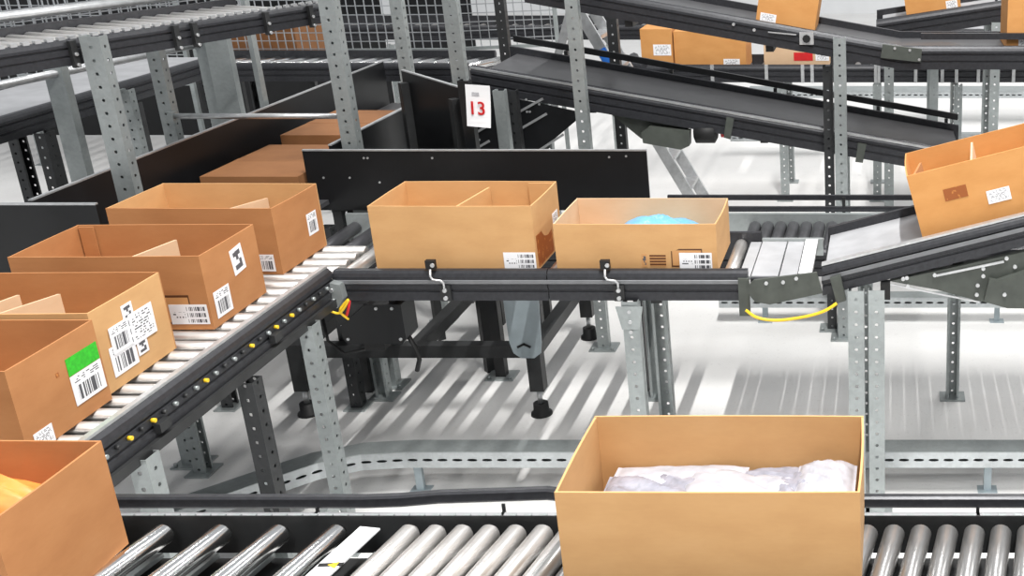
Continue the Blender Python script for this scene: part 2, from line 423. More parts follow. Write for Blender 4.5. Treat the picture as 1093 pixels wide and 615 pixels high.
def closed_carton(label, x, y, z, L=.6, W=.4, H=.3, rotz=0, mat='card_orange', stickers=(), group='closed cartons in the background'):
    o = thing('closed_carton', label, 'carton', (x, y, z), (0, 0, rotz), group)
    MB().box(-L/2, L/2, -W/2, W/2, 0, H - .004).obj('body', mat, o)
    MB().box(-L/2, L/2, -W/2, -.002, H - .004, H).obj('flap', mat, o); MB().box(-L/2, L/2, .002, W/2, H - .004, H).obj('flap', mat, o)
    tp = MB(); tp.box(-L/2 - .001, L/2 + .001, -.025, .025, H, H + .001); tp.box(L/2, L/2 + .001, -.025, .025, H - .06, H); tp.box(-L/2 - .001, -L/2, -.025, .025, H - .06, H); tp.obj('tape', mat, o)
    for s in stickers: sticker(o, s[0], L, W, *s[1:])
    return o
def pillow(name, label, cat, loc, w, l, h, mat, seed, rot=(0, 0, 0), group=None, n=18):
    rnd = random.Random(seed); ph = [(rnd.uniform(8, 30), rnd.uniform(8, 30), rnd.uniform(0, 6.28), rnd.uniform(.15, .5)) for _ in range(7)]
    m = MB(); gi = {}
    for side in (1, -1):
        for j in range(n + 1):
            for i in range(n + 1):
                u, v = i / n * 2 - 1, j / n * 2 - 1
                e = max(0, (1 - abs(u) ** 3)) ** .6 * max(0, (1 - abs(v) ** 3)) ** .6
                wr = sum(a[3] * math.sin(a[0] * u * .6 + a[1] * v * .6 + a[2]) for a in ph) / 7
                z = side * h/2 * e * (1 + .9 * wr) + h * .12 * math.sin(2.5 * u + ph[0][2]) * (1 - e * .4) + h * .5
                gi[side, i, j] = len(m.v); m.v.append((u * w/2, v * l/2, z))
    for side in (1, -1):
        for i in range(n):
            for j in range(n):
                q = [gi[side, i, j], gi[side, i+1, j], gi[side, i+1, j+1], gi[side, i, j+1]]
                m.face(q if side > 0 else q[::-1], None, True)
    o = m.obj(name, mat); bm = bmesh.new(); bm.from_mesh(o.data); bmesh.ops.remove_doubles(bm, verts=bm.verts, dist=1e-5); bm.to_mesh(o.data); bm.free()
    o.location = loc; o.rotation_euler = rot; return tag(o, label, cat, group)

# ------------------------------------------------------------------ wire mesh guards
def mesh_guard(label, p, q, z0, z1, pitch=.05, group='wire mesh guards', wr=.0025, feet=True):
    p = Vector((p[0], p[1], 0)); q = Vector((q[0], q[1], 0)); ln = (q - p).length
    t = thing('mesh_guard', label, 'wire mesh', p, (0, 0, math.atan2(q.y - p.y, q.x - p.x)), group)
    for x in (0, ln): MB().bar((x, 0, 0 if feet else z0), (x, 0, z1), .03).obj('frame_post', 'galv', t)
    for z in (z0, z1): MB().bar((0, 0, z), (ln, 0, z), .022).obj('frame_bar', 'galv', t)
    m = MB(); x = pitch
    while x < ln: m.bar((x, 0, z0), (x, 0, z1), wr * 2); x += pitch
    z = z0 + pitch
    while z < z1: m.bar((0, .004, z), (ln, .004, z), wr * 2); z += pitch
    w = m.obj('wire_grid', 'wire', t); w['kind'] = 'stuff'
    return t

# ================================================================== THE SETTING
fl = MB(); fl.box(-22, 22, -4, 20, -.05, 0); struct(fl.obj('floor', 'floor'))
wb = MB(); wb.box(-22, 22, 19.9, 20.1, 0, 6); struct(wb.obj('wall_back', 'wall'))


# ================================================================== FOREGROUND CONVEYOR (F)
def foreground():
    x0, x1, y0, w, z = -2.7, .95, 1.86, .46, 1.0
    t = thing('roller_conveyor', 'foreground roller conveyor with slanted bright rollers and black guard rail', 'conveyor', (x0, y0, 0), group='conveyors')
    L = x1 - x0
    rail_mb([(0, 1.01), (L, 1.01)], 0, -1).obj('side_rail', 'rail', t)
    # far side: punched steel angle with little toothed top, flat plate, black guard bar
    MB().extrude([(0, 0), (.003, 0), (.003, -.1), (0, -.1)], [(0, w + .002, 1.0), (L, w + .002, 1.0)], lambda i: ((0, 1, 0), (0, 0, 1))).obj('side_plate', 'darksteel', t)
    ch = MB(); s = .0
    MB().box(0, L, w + .010, w + .034, .955, .976).obj('chain_guide', 'blackrub', t)
    s = .012
    me = MB().box(-.009, .009, -.011, .011, 0, .012).mesh('chain_link'); me.materials.append(M['galv'])
    while s < L: link('chain_link', me, t, (s, w + .022, .976)); s += .036
    MB().box(0, L, w + .036, w + .074, .950, .966).obj('cover_strip', 'greybelt', t)
    # guard bar with a bulge in the middle
    xa, xb, xc, xd = [(px - PX) / F * 2.78 - x0 for px in (395, 470, 585, 640)]
    pts = [(0, w + .084, .992), (xa, w + .084, .992), ((xa + xb) / 2, w + .088, .993), (xb, w + .098, .996), (xc, w + .108, 1.0), ((xc + xd)/2, w + .10, .997), (xd, w + .086, .992), (L, w + .084, .992)]
    MB().extrude([(-.006, .014), (.008, .014), (.012, .008), (.012, -.012), (.006, -.016), (-.008, -.016), (-.012, -.010), (-.012, .010)], pts, lambda i: ((0, 1, 0), (0, 0, 1))).obj('guard_bar', 'rail', t)
    for px in (100, 330, 532, 700, 1045, 1180):
        s = (px - PX) / F * 2.72 - x0
        br = MB(); br.box(s - .004, s + .004, w + .04, w + .083, .958, .966); br.box(s - .004, s + .004, w + .079, w + .083, .966, .985); br.obj('guard_bracket', 'darksteel', t)
    # rollers: wide spacing to the left, close spacing to the right, all slanted
    r = .0245; sk = math.atan(.17)
    ln = (w - .03) / math.cos(sk)
    def rol(mat):
        me = MB().tube([(0, -ln/2, 0), (0, -ln/2 + .004, 0), (0, ln/2 - .016, 0), (0, ln/2 - .012, 0), (0, ln/2 - .010, 0), (0, ln/2, 0)], [r*.75, r, r, r*.9, r*.62, r*.5], 20).mesh('roller'); me.materials.append(M[mat]); return me
    dark, bright, grey = rol('roller'), rol('roller_satin'), rol('roller_grey')
    topx = lambda px: (px - PX) / F * 2.70            # world x of a roller's far end
    s = topx(372)
    xs = []
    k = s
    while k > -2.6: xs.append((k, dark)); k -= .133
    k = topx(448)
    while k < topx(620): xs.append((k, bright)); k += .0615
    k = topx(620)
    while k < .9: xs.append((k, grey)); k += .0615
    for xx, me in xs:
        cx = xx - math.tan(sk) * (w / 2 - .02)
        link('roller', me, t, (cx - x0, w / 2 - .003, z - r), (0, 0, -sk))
    # white divider plate with a yellow warning sticker between the two roller sections
    xd0 = topx(408) - math.tan(sk) * .03 - x0
    m = MB(); a = Vector((math.sin(sk), math.cos(sk), 0))
    m.bar(Vector((xd0, w - .03, .988)) - a * .40, Vector((xd0, w - .03, .988)), .05, .004); dp = m.obj('divider_plate', 'white', t)
    pc = Vector((xd0, w - .03, .9905)) - a * .155
    st = MB(); st.cyl(pc + Vector((.012, 0, 0)), pc + Vector((.012, 0, .001)), .014, 3); st.obj('warning_sticker', 'yellow', dp)
    st = MB(); st.bar(pc - Vector((.022, 0, 0)), pc + Vector((.03, .004, 0)), .012, .0018); st.obj('black_stripe', 'blackrub', dp)
    # dark sheet under the rollers, seen in the wide gaps
    MB().box(0, L, .03, w - .005, .885, .89).obj('gap_darkener', 'darksteel', t)
    for k in range(14):
        s = .1 + k * .13 + .05
        MB().bar((s, .05, .91), (s + .06, w - .02, .91), .03, .012).obj('drive_strip', 'perf', t) if s < 1.55 else None
    for s in (.15, 1.25, 2.4, L - .15):
        for side in (-.06, w + .045): upright(t, 'leg', s, side, 0, .93, 'perf', .06, .05, 0 if side < 0 else math.pi)
foreground()

# ================================================================== LEFT FEED CONVEYOR (L) running away from the camera
XL = -2.07
tl = conveyor('roller_conveyor', 'steel roller conveyor carrying four open cartons on the left', XL, 2.52, R(90), [(0, 1.0), (1.88, 1.0)], .80, pitch=.08, r=.0215, roller='roller_satin',
              near_cuts=[0, 1.43], cross=(.3, .9, 1.4), legs=[(1.20, 'n'), (.25, 'n'), (.3, 'f'), (1.78, 'f')], rise=.035)
leg = upright(tl, 'leg', .80, -.035, 0, .885, 'perf_dark', .06, .05, 0)
MB().bar((.80, -.035, .22), (1.2, -.035, .22), .03, .05).obj('leg_brace', 'perf', tl)
MB().box(.79, .86, -.10, -.062, .24, .30).obj('white_clip', 'white', tl)
MB().box(-.02, 1.45, -.050, -.038, .90, .93).obj('cable_duct', 'darksteel', tl)
MB().box(.02, 1.86, .01, .79, .925, .93).obj('gap_darkener', 'blackrub', tl)  # black sheet added to darken the roller gaps, standing in for shade
# yellow and steel adjusters along the outer flank
for k in range(26):
    s = .06 + k * .052
    MB().cyl((s, -.037, .985), (s, -.048, .985), .0065, 8).obj('adjuster', 'yellow' if k in (3, 5, 10, 15, 18, 20) else ('galv' if k % 2 else 'darksteel'), tl)
MB().extrude([(-.002, 0), (-.02, .0), (-.02, .012), (-.002, .012)], [(.0, 0, 1.036), (1.43, 0, 1.036)], lambda i: ((0, 1, 0), (0, 0, 1))).obj('wear_strip', 'edge', tl)
for s in (.32, .95): MB().box(s, s + .05, -.056, -.037, .945, .972).obj('joint_clamp', 'darksteel', tl)

# ================================================================== MIDDLE CONVEYOR (M)
tm = conveyor('roller_conveyor', 'black-railed roller conveyor carrying two open cartons in the middle', XL, 3.99, 0, [(0, 1.0), (1.55, 1.0)], .43, pitch=.11, r=.025,
              roller='roller_satin', near_cuts=[.03, .815, 1.55], cross=(.5, 1.2), rise=.02, s1=1.5, legs=[(1.115, 'n'), (1.13, 'i')])
MB().extrude([(-.038, 0), (-.0405, .002), (-.0405, .014), (-.038, .016)], [(.03, 0, .975), (1.55, 0, .975)], lambda i: ((0, 1, 0), (0, 0, 1))).obj('light_strip', 'greyalu', tm)
# sensors on bent rods
def sensor(px):
    x = (px - PX) / F * 4.15 - XL
    s = MB().box(x - .018, x + .016, -.040, -.02, 1.032, 1.066).obj('sensor_head', 'blackrub', tm)
    bolt(tm, (x + .010, -.041, 1.05), (0, -.006, 0), .008, 'edge', 'sensor_lens')
    MB().tube([(x, -.044, 1.035), (x, -.052, 1.010), (x + .008, -.054, .998), (x + .036, -.054, .994), (x + .045, -.054, .985), (x + .045, -.052, .962)], .0045, 8).obj('sensor_rod', 'edge', tm)
    b = MB().box(x + .026, x + .064, -.048, -.037, .912, .972).obj('sensor_clamp', 'darksteel', tm)
    for z in (.925, .955): MB().cyl((x + .045, -.048, z), (x + .045, -.056, z), .008, 8).obj('bolt', 'edge', b)
sensor(455); sensor(643)
# galvanised corner connector + control box + wires under the left end
MB().plate([(-.02, .90), (.05, .895), (.075, .93), (.07, .985), (.0, 1.0), (-.03, .96)], -.075, -.037).obj('corner_connector', 'galv', tm)
for p in ((.0, .965), (.04, .965), (.0, .925), (.04, .925)): bolt(tm, (p[0], -.076, p[1]), (0, -.006, 0), .008, 'edge')
cb = thing('control_box', 'black control box with looping cables under the middle conveyor', 'control box', (XL + .10, 4.10, .70))
MB().plate([(-.115, .02), (-.10, .0), (.11, .0), (.125, .02), (.125, .16), (-.01, .16), (-.12, .07)], -.06, .06).obj('housing', 'black', cb)
MB().plate([(-.12, .072), (-.012, .16), (-.08, .16), (-.125, .12)], -.055, .055).obj('cover', 'darksteel', cb)
for p in ((-.095, .02), (.105, .02), (.09, .145), (.03, .145)): bolt(cb, (p[0], -.06, p[1]), (0, -.005, 0), .006)
MB().tube([(-.20, -.02, .10), (-.19, -.03, .0), (-.13, -.04, -.05), (-.06, -.02, -.04), (-.02, 0, .0)], .006, 8).obj('cable', 'blackrub', cb)
MB().tube([(.115, -.02, .02), (.145, -.03, -.03), (.15, -.03, -.08), (.13, -.02, -.13)], .009, 8).obj('cable', 'blackrub', cb)
MB().box(-.05, .03, -.04, .04, -.035, .0).obj('cable_gland', 'blackrub', cb)
for s_ in (-.06, .08): MB().box(s_ - .012, s_ + .012, -.03, .03, .16, .205).obj('hanger', 'darksteel', cb)
def wire(label, name, pts, r, mat):
    o = MB().tube(pts, r, 8).obj(name, mat); return tag(o, label, 'cable', 'loose cables')
def smooth(pts, n=6):
    P = [Vector(p) for p in pts]; out = []
    for i in range(len(P) - 1):
        a, b, c, d = P[max(i-1, 0)], P[i], P[i+1], P[min(i+2, len(P)-1)]
        for k in range(n):
            t = k / n; out.append(.5 * ((2*b) + (c - a)*t + (2*a - 5*b + 4*c - d)*t*t + (3*b - a - 3*c + d)*t**3))
    return out + [P[-1]]
def W(px, py, Y): x, z = atY(px, py, Y); return (x, Y, z)
wire('thin yellow wire looping below the grey corner connector', 'yellow_wire', smooth([W(338, 329, 3.89), W(352, 332, 3.88), W(363, 334, 3.88), W(372, 320, 3.88), W(366, 326, 3.88), W(363, 333, 3.88), W(372, 341, 3.9)]), .0045, 'yellow')
wire('short red wire beside the black control box', 'red_wire', smooth([W(373, 321, 3.89), W(372, 329, 3.885), W(370, 337, 3.9)]), .005, 'red')
wire('yellow cable sagging between the two grey-green joint plates', 'yellow_cable', smooth([W(796, 331, 3.9), W(808, 339, 3.9), W(830, 342, 3.9), W(860, 338, 3.9), W(880, 332, 3.9), W(893, 324, 3.9)]), .006, 'yellow')
# flared galvanised support pair under carton three
def flared(parent, x, y, zt):
    MB().plate([(x - .05, zt), (x + .05, zt), (x + .032, zt - .09), (x - .032, zt - .09)], y - .004, y).obj('flared_bracket', 'galv', parent)
flared(tm, 1.115, -.07, .90)
for z in (.88, .84, .80): bolt(tm, (1.115, -.074, z), (0, -.005, 0), .007)
# end bracket + joint plates
MB().box(1.515, 1.555, -.052, -.037, .855, 1.0).obj('end_bracket', 'olive', tm)
tag_plate = thing('joint_plate', 'grey-green hinge plate joining the level conveyor to the incline', 'bracket', (0, 3.93, 0))
p = [atY(a, b, 3.93) for a, b in ((800, 303), (805, 298), (872, 290), (878, 312), (822, 324), (806, 321), (799, 312))]
MB().plate([(a, b) for a, b in p], -.012, .0).obj('plate', 'olive', tag_plate)
for a, b in ((818, 302), (850, 297), (836, 301)): x, z = atY(a, b, 3.92); bolt(tag_plate, (x, -.012, z), (0, -.006, 0), .007)
# ---- transfer bed between carton three and the incline
tb = thing('transfer_bed', 'pale grey transfer plates between the level conveyor and the belt', 'conveyor bed', (0, 0, 0))
xa, xb = XL + 1.555, -.27
MB().box(xa - .045, xa - .003, 4.0, 4.41, .975, .988).obj('bed_plate', 'greybelt', tb)
MB().box(xa + .002, xa + .10, 4.0, 4.41, .975, .990).obj('bed_plate', 'greybelt', tb)
MB().box(xa + .106, xa + .17, 4.0, 4.41, .975, .990).obj('bed_plate', 'greybelt', tb)
MB().box(xa + .176, xb - .02, 4.0, 4.41, .982, 1.0).obj('white_strip', 'white', tb)
MB().box(xa, xb, 3.985, 4.0, .93, .985).obj('bed_edge', 'rail', tb); MB().box(xa, xb, 4.41, 4.43, .93, 1.0).obj('bed_edge', 'galv', tb)
for x in (xa + .05, xb - .05): MB().box(x - .02, x + .02, 4.0, 4.41, .94, .975).obj('bearer', 'darksteel', tb)

# ================================================================== RIGHT INCLINE (R)
sl = math.tan(R(14.6))
xr = -.25
tr = conveyor('belt_conveyor', 'black inclined belt conveyor rising to the right with grey-green drive plates', xr, 3.99, 0, [(0, 1.01), (1.75, 1.01 + 1.75 * sl)], .43, surface='belt',
              belt='greybelt', rise=.03, cross=(.5, 1.2), legs=[(.125, 'n'), (.15, 'i'), (1.6, 'n'), (1.6, 'i')], s0=.01)
MB().extrude([(-.004, 0), (-.03, 0), (-.03, .008), (-.004, .008)], [(0, 0, 1.042), (1.75, 0, 1.042 + 1.75 * sl)], lambda i: ((0, 1, 0), (0, 0, 1))).obj('wear_strip', 'edge', tr)
MB().extrude([(-.037, 0), (-.040, 0), (-.040, .016), (-.037, .016)], [(0, 0, .988), (1.75, 0, .988 + 1.75 * sl)], lambda i: ((0, 1, 0), (0, 0, 1))).obj('bright_line', 'greyalu', tr)
def RP(px, py, Y=3.93): x, z = atY(px, py, Y); return (x - xr, z)
p = [RP(*q) for q in ((886, 298), (897, 294), (903, 321), (893, 324))]
MB().plate(p, -.062, -.038).obj('strap_bracket', 'olive', tr)
MB().plate([RP(*q) for q in ((950, 303), (1093, 272), (1140, 262), (1140, 318), (1048, 325), (1000, 312))], -.034, .0).obj('drive_plate', 'olive', tr)
MB().plate([RP(*q) for q in ((1050, 322), (1056, 298), (1064, 300), (1100, 288), (1140, 282), (1140, 330), (1075, 329))], -.062, -.036).obj('gear_cover', 'olive', tr)
for q in ((998, 296), (1050, 289), (1075, 278), (1084, 287), (1050, 297), (1044, 307), (1043, 317), (1072, 314), (964, 300), (968, 299), (969, 308)):
    a, z = RP(*q); bolt(tr, (a, -.034 if q[0] < 1056 or q[1] < 295 else -.062, z), (0, -.008, 0), .0075)
a, z = RP(1000, 296); b, z2 = RP(1072, 281); MB().bar((a, -.042, z), (b, -.042, z2), .006, .008).obj('tension_rod', 'edge', tr)
a, z = RP(951, 306); b, z2 = RP(1046, 325); MB().bar((a, -.036, z), (b, -.036, z2), .006, .006).obj('bright_edge', 'edge', tr)
a, z = RP(945, 312); MB().box(a - .018, a + .018, -.06, -.01, z - .03, z + .03).obj('limit_switch', 'blackrub', tr)
upright(tr, 'leg', .20, -.04, 0, .96, 'perf', .06, .05, 0)

# ================================================================== REAR LANE (N) with dark rollers, guard bars and black guard board
tn = conveyor('roller_conveyor', 'low lane of dark rollers running behind the middle conveyor', -2.46, 4.50, 0, [(0, .90), (3.9, .90)], .48, pitch=.115, r=.028, s1=1.75, roller='roller_dark', rise=.03,  # left rollers, hidden by cartons, spaced wide to throw floor shadow stripes
              legs=[(.02, 'f'), (1.34, 'f'), (2.76, 'f'), (3.75, 'f')], cross=(.8, 2.0, 3.2), far='galv')
for z, yy in ((.995, .54), (.945, .525)): MB().bar((1.45, yy, z), (3.9, yy, z), .018, .022).obj('guard_bar', 'rail', tn)
for s in (1.6, 2.25, 2.62, 3.1, 3.7): MB().bar((s, .53, .88), (s, .53, 1.0), .014).obj('guard_stay', 'darksteel', tn)
_rn = [c for c in tn.children if c.name.startswith('roller')][0].data
k = 1.85
while k < 3.86: link('roller', _rn, tn, (k, .24, .875)); k += .058
gb = thing('guard_board', 'wide black guard board with silver top edge behind the middle cartons', 'guard board', (0, 5.06, 0), group='black guard boards')
xg0, zg = atY(323, 161, 5.06); xg1, _ = atY(690, 161, 5.06)
MB().box(xg0, xg1, -.006, .006, .93, zg).obj('board', 'black', gb); MB().box(xg0, xg1, -.008, .008, zg, zg + .006).obj('edge_trim', 'edge', gb)
for px, py in ((388, 169), (392, 169), (461, 169), (373, 190), (345, 190), (405, 195), (668, 167), (650, 168)): x, z = atY(px, py, 5.05); bolt(gb, (x, -.006, z), (0, -.003, 0), .005)
for x in (xg0 + .1, xg1 - .1): MB().bar((x, .03, 0), (x, .03, zg - .05), .04).obj('support_post', 'darksteel', gb)

# ================================================================== TROUGH on the left (dark walled lane)
zt = 1.24
tq = conveyor('belt_conveyor', 'dark-walled belt lane leading back between black side boards', -2.56, 4.62, R(90), [(0, .98), (2.7, .98)], .62, surface='belt', belt='belt', leg_mat='perf_dark', legs=[(.3, 'n'), (2.6, 'n'), (.3, 'i'), (2.6, 'i')], group='conveyors', near=None, far=None)
def wallboard(label, p, q, z0, z1, th=.012, trim=True, side=1):
    p = Vector((p[0], p[1], 0)); q = Vector((q[0], q[1], 0)); ln = (q - p).length
    t = thing('guard_board', label, 'guard board', p, (0, 0, math.atan2(q.y - p.y, q.x - p.x)), 'black guard boards')
    MB().box(0, ln, -th/2, th/2, z0, z1).obj('board', 'black', t)
    if trim: MB().box(0, ln, -th/2 - .002, th/2 + .002, z1, z1 + .006).obj('edge_trim', 'edge', t)
    for x in (.06, ln - .06): MB().bar((x, side * (th/2 + .021), 0), (x, side * (th/2 + .021), z1 - .05), .04).obj('support_post', 'darksteel', t)
    return t
wallboard('long black side board with silver edge left of the dark lane', (-3.205, 4.13), (-3.205, 7.3), .86, zt)
wallboard('black side board going back from the wide guard board', (-2.535, 5.1), (-2.535, 6.6), .9, zt - .02, side=-1)
wallboard('black cross board with silver edge at the left picture border', (-4.2, 4.10), (-2.94, 4.10), .75, 1.235)
closed_carton('brown carton lying in the dark lane, nearer of two', -2.88, 5.32, .98, .44, .62, .12, 0, 'card_umber', group='cartons in the dark lane')
closed_carton('brown carton lying in the dark lane, farther of two', -2.86, 6.02, .98, .44, .62, .15, 0, 'card_umber', group='cartons in the dark lane')

# ================================================================== CARTONS ON L AND M
S = lambda *a: a
carton('open kraft carton nearest the corner, farthest back on the left conveyor', -2.535, 4.165, 1.0, .60, .345, .252, (0, 0, R(-.5)), 'card_dark', inner='card', dividers=[(.02, .35, .95, .20, .09)],
       stickers=[S('front', .522, .012, .055, .065, 'lab_tall'), S('right', .225, .075, .075, .085, 'lab_tall2', 0)])
carton('open brown carton second from the corner with barcode labels on two faces', -2.50, 3.625, 1.0, .60, .345, .252, (0, 0, R(1)), 'card_dark', dividers=[(.03, .1, .75, .225, .05)], flaps=[(-.29, -.24)],
       stickers=[S('front', .470, .02, .122, .068, 'lab_stack'), S('front', .44, .02, .10, .10, 'print_rect', 0, .0012, 'print'), S('right', .03, .025, .095, .09, 'lab_tall2'), S('right', .17, .125, .075, .09, 'lab_bold', R(6))])
carton('open kraft carton covered with a patchwork of white shipping labels', -2.53, 3.13, 1.0, .60, .345, .252, (0, 0, R(1)), 'card', inner='card_dark', dividers=[(.0, .05, .62, .232, .08), (-.12, .05, .7, .22, .06)],
       stickers=[S('right', .045, .035, .115, .09, 'lab_tall', 0, .0022), S('right', .065, .095, .10, .085, 'lab_stack2', 0, .0032), S('right', .155, .09, .115, .095, 'lab_words', 0, .0036), S('right', .135, .17, .05, .05, 'lab_bold', 0, .0028), S('right', .165, .05, .05, .045, 'lab_bold', 0, .0026), S('right', .06, .1, .09, .08, 'lab_tall2', 0, .0042)])
carton('open brown carton with bright green label, nearest on the left conveyor', -2.50, 2.765, 1.0, .60, .345, .242, (0, 0, R(1.2)), 'card_dark', dividers=[(-.1, .1, .9, .2, .03)],
       stickers=[S('right', .205, .045, .13, .085, 'lab_tall2'), S('right', .205, .132, .13, .05, 'green'), S('right', .16, .15, .012, .012, 'print_blot', 0, .0014, 'print'), S('right', .03, .0, .07, .05, 'lab_words')])
carton('open kraft carton left of two on the middle conveyor, sensor in front', -1.605, 4.195, 1.0, .595, .345, .252, (0, 0, 0), 'card', dividers=[(.005, .12, .95, .235, .035, 'card')], flaps=[(.19, .29)],
       stickers=[S('front', .475, .01, .118, .065, 'lab_stack', 0, .0035), S('right', .24, .07, .07, .08, 'lab_words'), S('right', .02, .01, .2, .12, 'print_blot', 0, .0012, 'print')])
carton('low open carton holding a light blue bag, right on the middle conveyor', -.935, 4.19, 1.0, .595, .345, .185, (0, 0, 0), 'card', inner='card_pale',
       stickers=[S('front', .455, .01, .12, .065, 'lab_stack2', 0, .0035), S('front', .425, .02, .115, .07, 'print_rect', 0, .0016, 'print'), S('front', .345, .022, .06, .045, 'print_hatch', 0, .0022, 'print'), S('front', .315, .02, .02, .05, 'print_bold', 0, .0022, 'print')])
pillow('poly_bag', 'light blue plastic bag lying inside the low middle carton', 'bag', (-.88, 4.235, 1.006), .36, .22, .125, 'polyb', 3)
th = math.atan(sl)
bx = .125; Lr = .60
cz = 1.01 + (bx - xr) * sl
carton('tilted open carton riding up the inclined belt on the right', bx + Lr/2 * math.cos(th), 4.20, cz + Lr/2 * math.sin(th) + .001, Lr, .345, .262, (0, -th, 0), 'card_orange', dividers=[(-.06, .1, .9, .25, .02), (-.275, .02, .5, .255, .03, 'card_dark')],
       stickers=[S('front', .115, .135, .085, .045, 'print_blot', 0, .0022, 'print'), S('front', .265, .085, .085, .05, 'lab_words', 0, .003)])
# foreground cartons
carton('large plain open carton filled with clear plastic bags in the foreground', -.362, 2.158, 1.0, .605, .335, .258, (0, 0, 0), 'card', group='open cartons')
bags = [(-.50, 2.15, 1.12, .26, .26, .10, 'poly'), (-.32, 2.15, 1.125, .28, .26, .10, 'polyw'), (-.19, 2.15, 1.12, .21, .25, .10, 'poly'), (-.47, 2.24, 1.16, .30, .13, .05, 'polyw'), (-.24, 2.245, 1.15, .26, .12, .05, 'poly'), (-.40, 2.07, 1.175, .40, .12, .045, 'poly'), (-.14, 2.19, 1.185, .13, .18, .05, 'polyw')]
words = ['milky plastic mailer at the left end of the foreground carton', 'white plastic mailer in the middle of the foreground carton', 'milky plastic mailer at the right end of the foreground carton', 'white plastic mailer along the back left wall of the foreground carton',
         'milky plastic mailer along the back right wall of the foreground carton', 'crinkled clear plastic mailer along the front wall of the foreground carton', 'small white plastic mailer standing in the right corner of the foreground carton']
for i, (b, w_) in enumerate(zip(bags, words)):
    pillow('plastic_mailer', w_, 'plastic mailer', (b[0], b[1], b[2] - .05), b[3], b[4], b[5], b[6], 20 + i, (0, 0, R(random.uniform(-3, 3))), 'plastic mailers in the foreground carton')

carton('open brown carton entering at the lower left picture corner', -2.0, 2.045, 1.0, .60, .325, .258, (0, 0, 0), 'card_dark', group='open cartons')
pillow('plastic_mailer', 'orange wrapped packet in the lower left carton', 'plastic mailer', (-2.0, 2.125, 1.008), .52, .13, .19, 'orange', 51, group='packets in the lower left carton')
pillow('plastic_mailer', 'white wrapped packet in the lower left carton', 'plastic mailer', (-1.99, 1.985, 1.008), .50, .14, .17, 'polyw', 52, group='packets in the lower left carton')

# ================================================================== LOW BLACK FRAME under M
fr = thing('floor_frame', 'low black steel frame on adjustable feet under the middle conveyor', 'steel frame', (0, 0, 0))
fx0, fx1, fy0, fy1, fz = -2.72, -1.63, 4.84, 5.76, .36
for y in (fy0, fy1): MB().box(fx0, fx1, y - .03, y + .03, fz - .06, fz).obj('frame_beam', 'darksteel', fr)
for x in (fx0, (fx0 + fx1) / 2, fx1): MB().box(x - .03, x + .03, fy0, fy1, fz - .06, fz - .001).obj('frame_beam', 'darksteel', fr)
for x in (fx0, fx1, -2.16):
    for y in (fy0, fy1):
        if x == -2.16 and y == fy0: continue
        l = MB().box(x - .032, x + .032, y - .032, y + .032, .13, fz + .002).obj('leg', 'darksteel', fr)
        f = MB(); f.cyl((x, y, .06), (x, y, .13), .012); f.obj('thread', 'edge', l)
        MB().tube([(x, y, .0), (x, y, .012), (x, y, .016), (x, y, .06)], [.05, .048, .036, .034], 14).obj('rubber_foot', 'blackrub', l)
MB().plate([(-.075, .38), (-.062, .33), (-.03, .305), (.03, .305), (.062, .33), (.07, .38), (.08, .63), (-.08, .63)], -.004, .004).obj('lift_bracket', 'steelblue', fr).location = (fx1 - .02, fy0 - .04, 0)
MB().tube([(fx1 - .06, fy0 - .046, .36), (fx1 - .03, fy0 - .046, .375), (fx1, fy0 - .046, .36)], .006, 6).obj('bracket_slot', 'blackrub', fr)

# ================================================================== FLOOR CABLE TRAYS
def tray(label, pts, z, h=.07, w=.09, legs=()):
    t = thing('cable_tray', label, 'cable tray', (0, 0, 0), group='cable trays along the floor')
    P = [Vector((a, b, z)) for a, b in pts]
    def fr_(i):
        d = (P[min(i+1, len(P)-1)] - P[max(i-1, 0)]).normalized(); return ((-d.y, d.x, 0), (0, 0, 1))
    MB().extrude([(0, 0), (.003, 0), (.003, h), (0, h)], P, fr_).obj('side_wall', 'slot', t)
    MB().extrude([(w - .003, 0), (w, 0), (w, h), (w - .003, h)], P, fr_).obj('side_wall', 'slot', t)
    MB().extrude([(.003, 0), (w - .003, 0), (w - .003, .003), (.003, .003)], P, fr_).obj('base', 'galv', t)
    MB().extrude([(-.002, h), (w + .002, h), (w + .002, h + .003), (-.002, h + .003)], P, fr_).obj('lid', 'galv', t)
    for (a, b) in legs:
        l = MB().bar((a, b, 0), (a, b, z), .03, .02).obj('leg', 'steelblue', t); MB().box(a - .04, a + .04, b - .03, b + .03, 0, .004).obj('foot_plate', 'steelblue', l)
    return t
a0 = at(350, 495, .15); a1 = at(385, 484, .15)
tray('slotted galvanised cable tray bending across the floor in front', [(-2.62, 3.64), (-2.40, 3.87), (-2.26, 4.01), (-2.12, 4.08), (-1.95, 4.10), (2.4, 4.10)], .13, .07, .10, legs=[(-1.93, 4.15), (-.9, 4.15), (.4, 4.15), (2.2, 4.15)])
tray('slotted galvanised cable tray crossing the floor behind the rear lane', [(-.95, 5.95), (2.0, 5.95)], .10, .06, .09, legs=[(-.7, 6.0), (.6, 6.0)])
tray('distant cable tray on the bright floor, nearer of two', [(-1.4, 9.9), (4.0, 9.9)], .12, .06, .1, legs=[(-.9, 9.95), (1, 9.95)])
tray('distant cable tray on the bright floor, farther of two', [(-1.4, 11.2), (4.0, 11.2)], .25, .06, .3, legs=[(-.9, 11.3), (1, 11.3)])

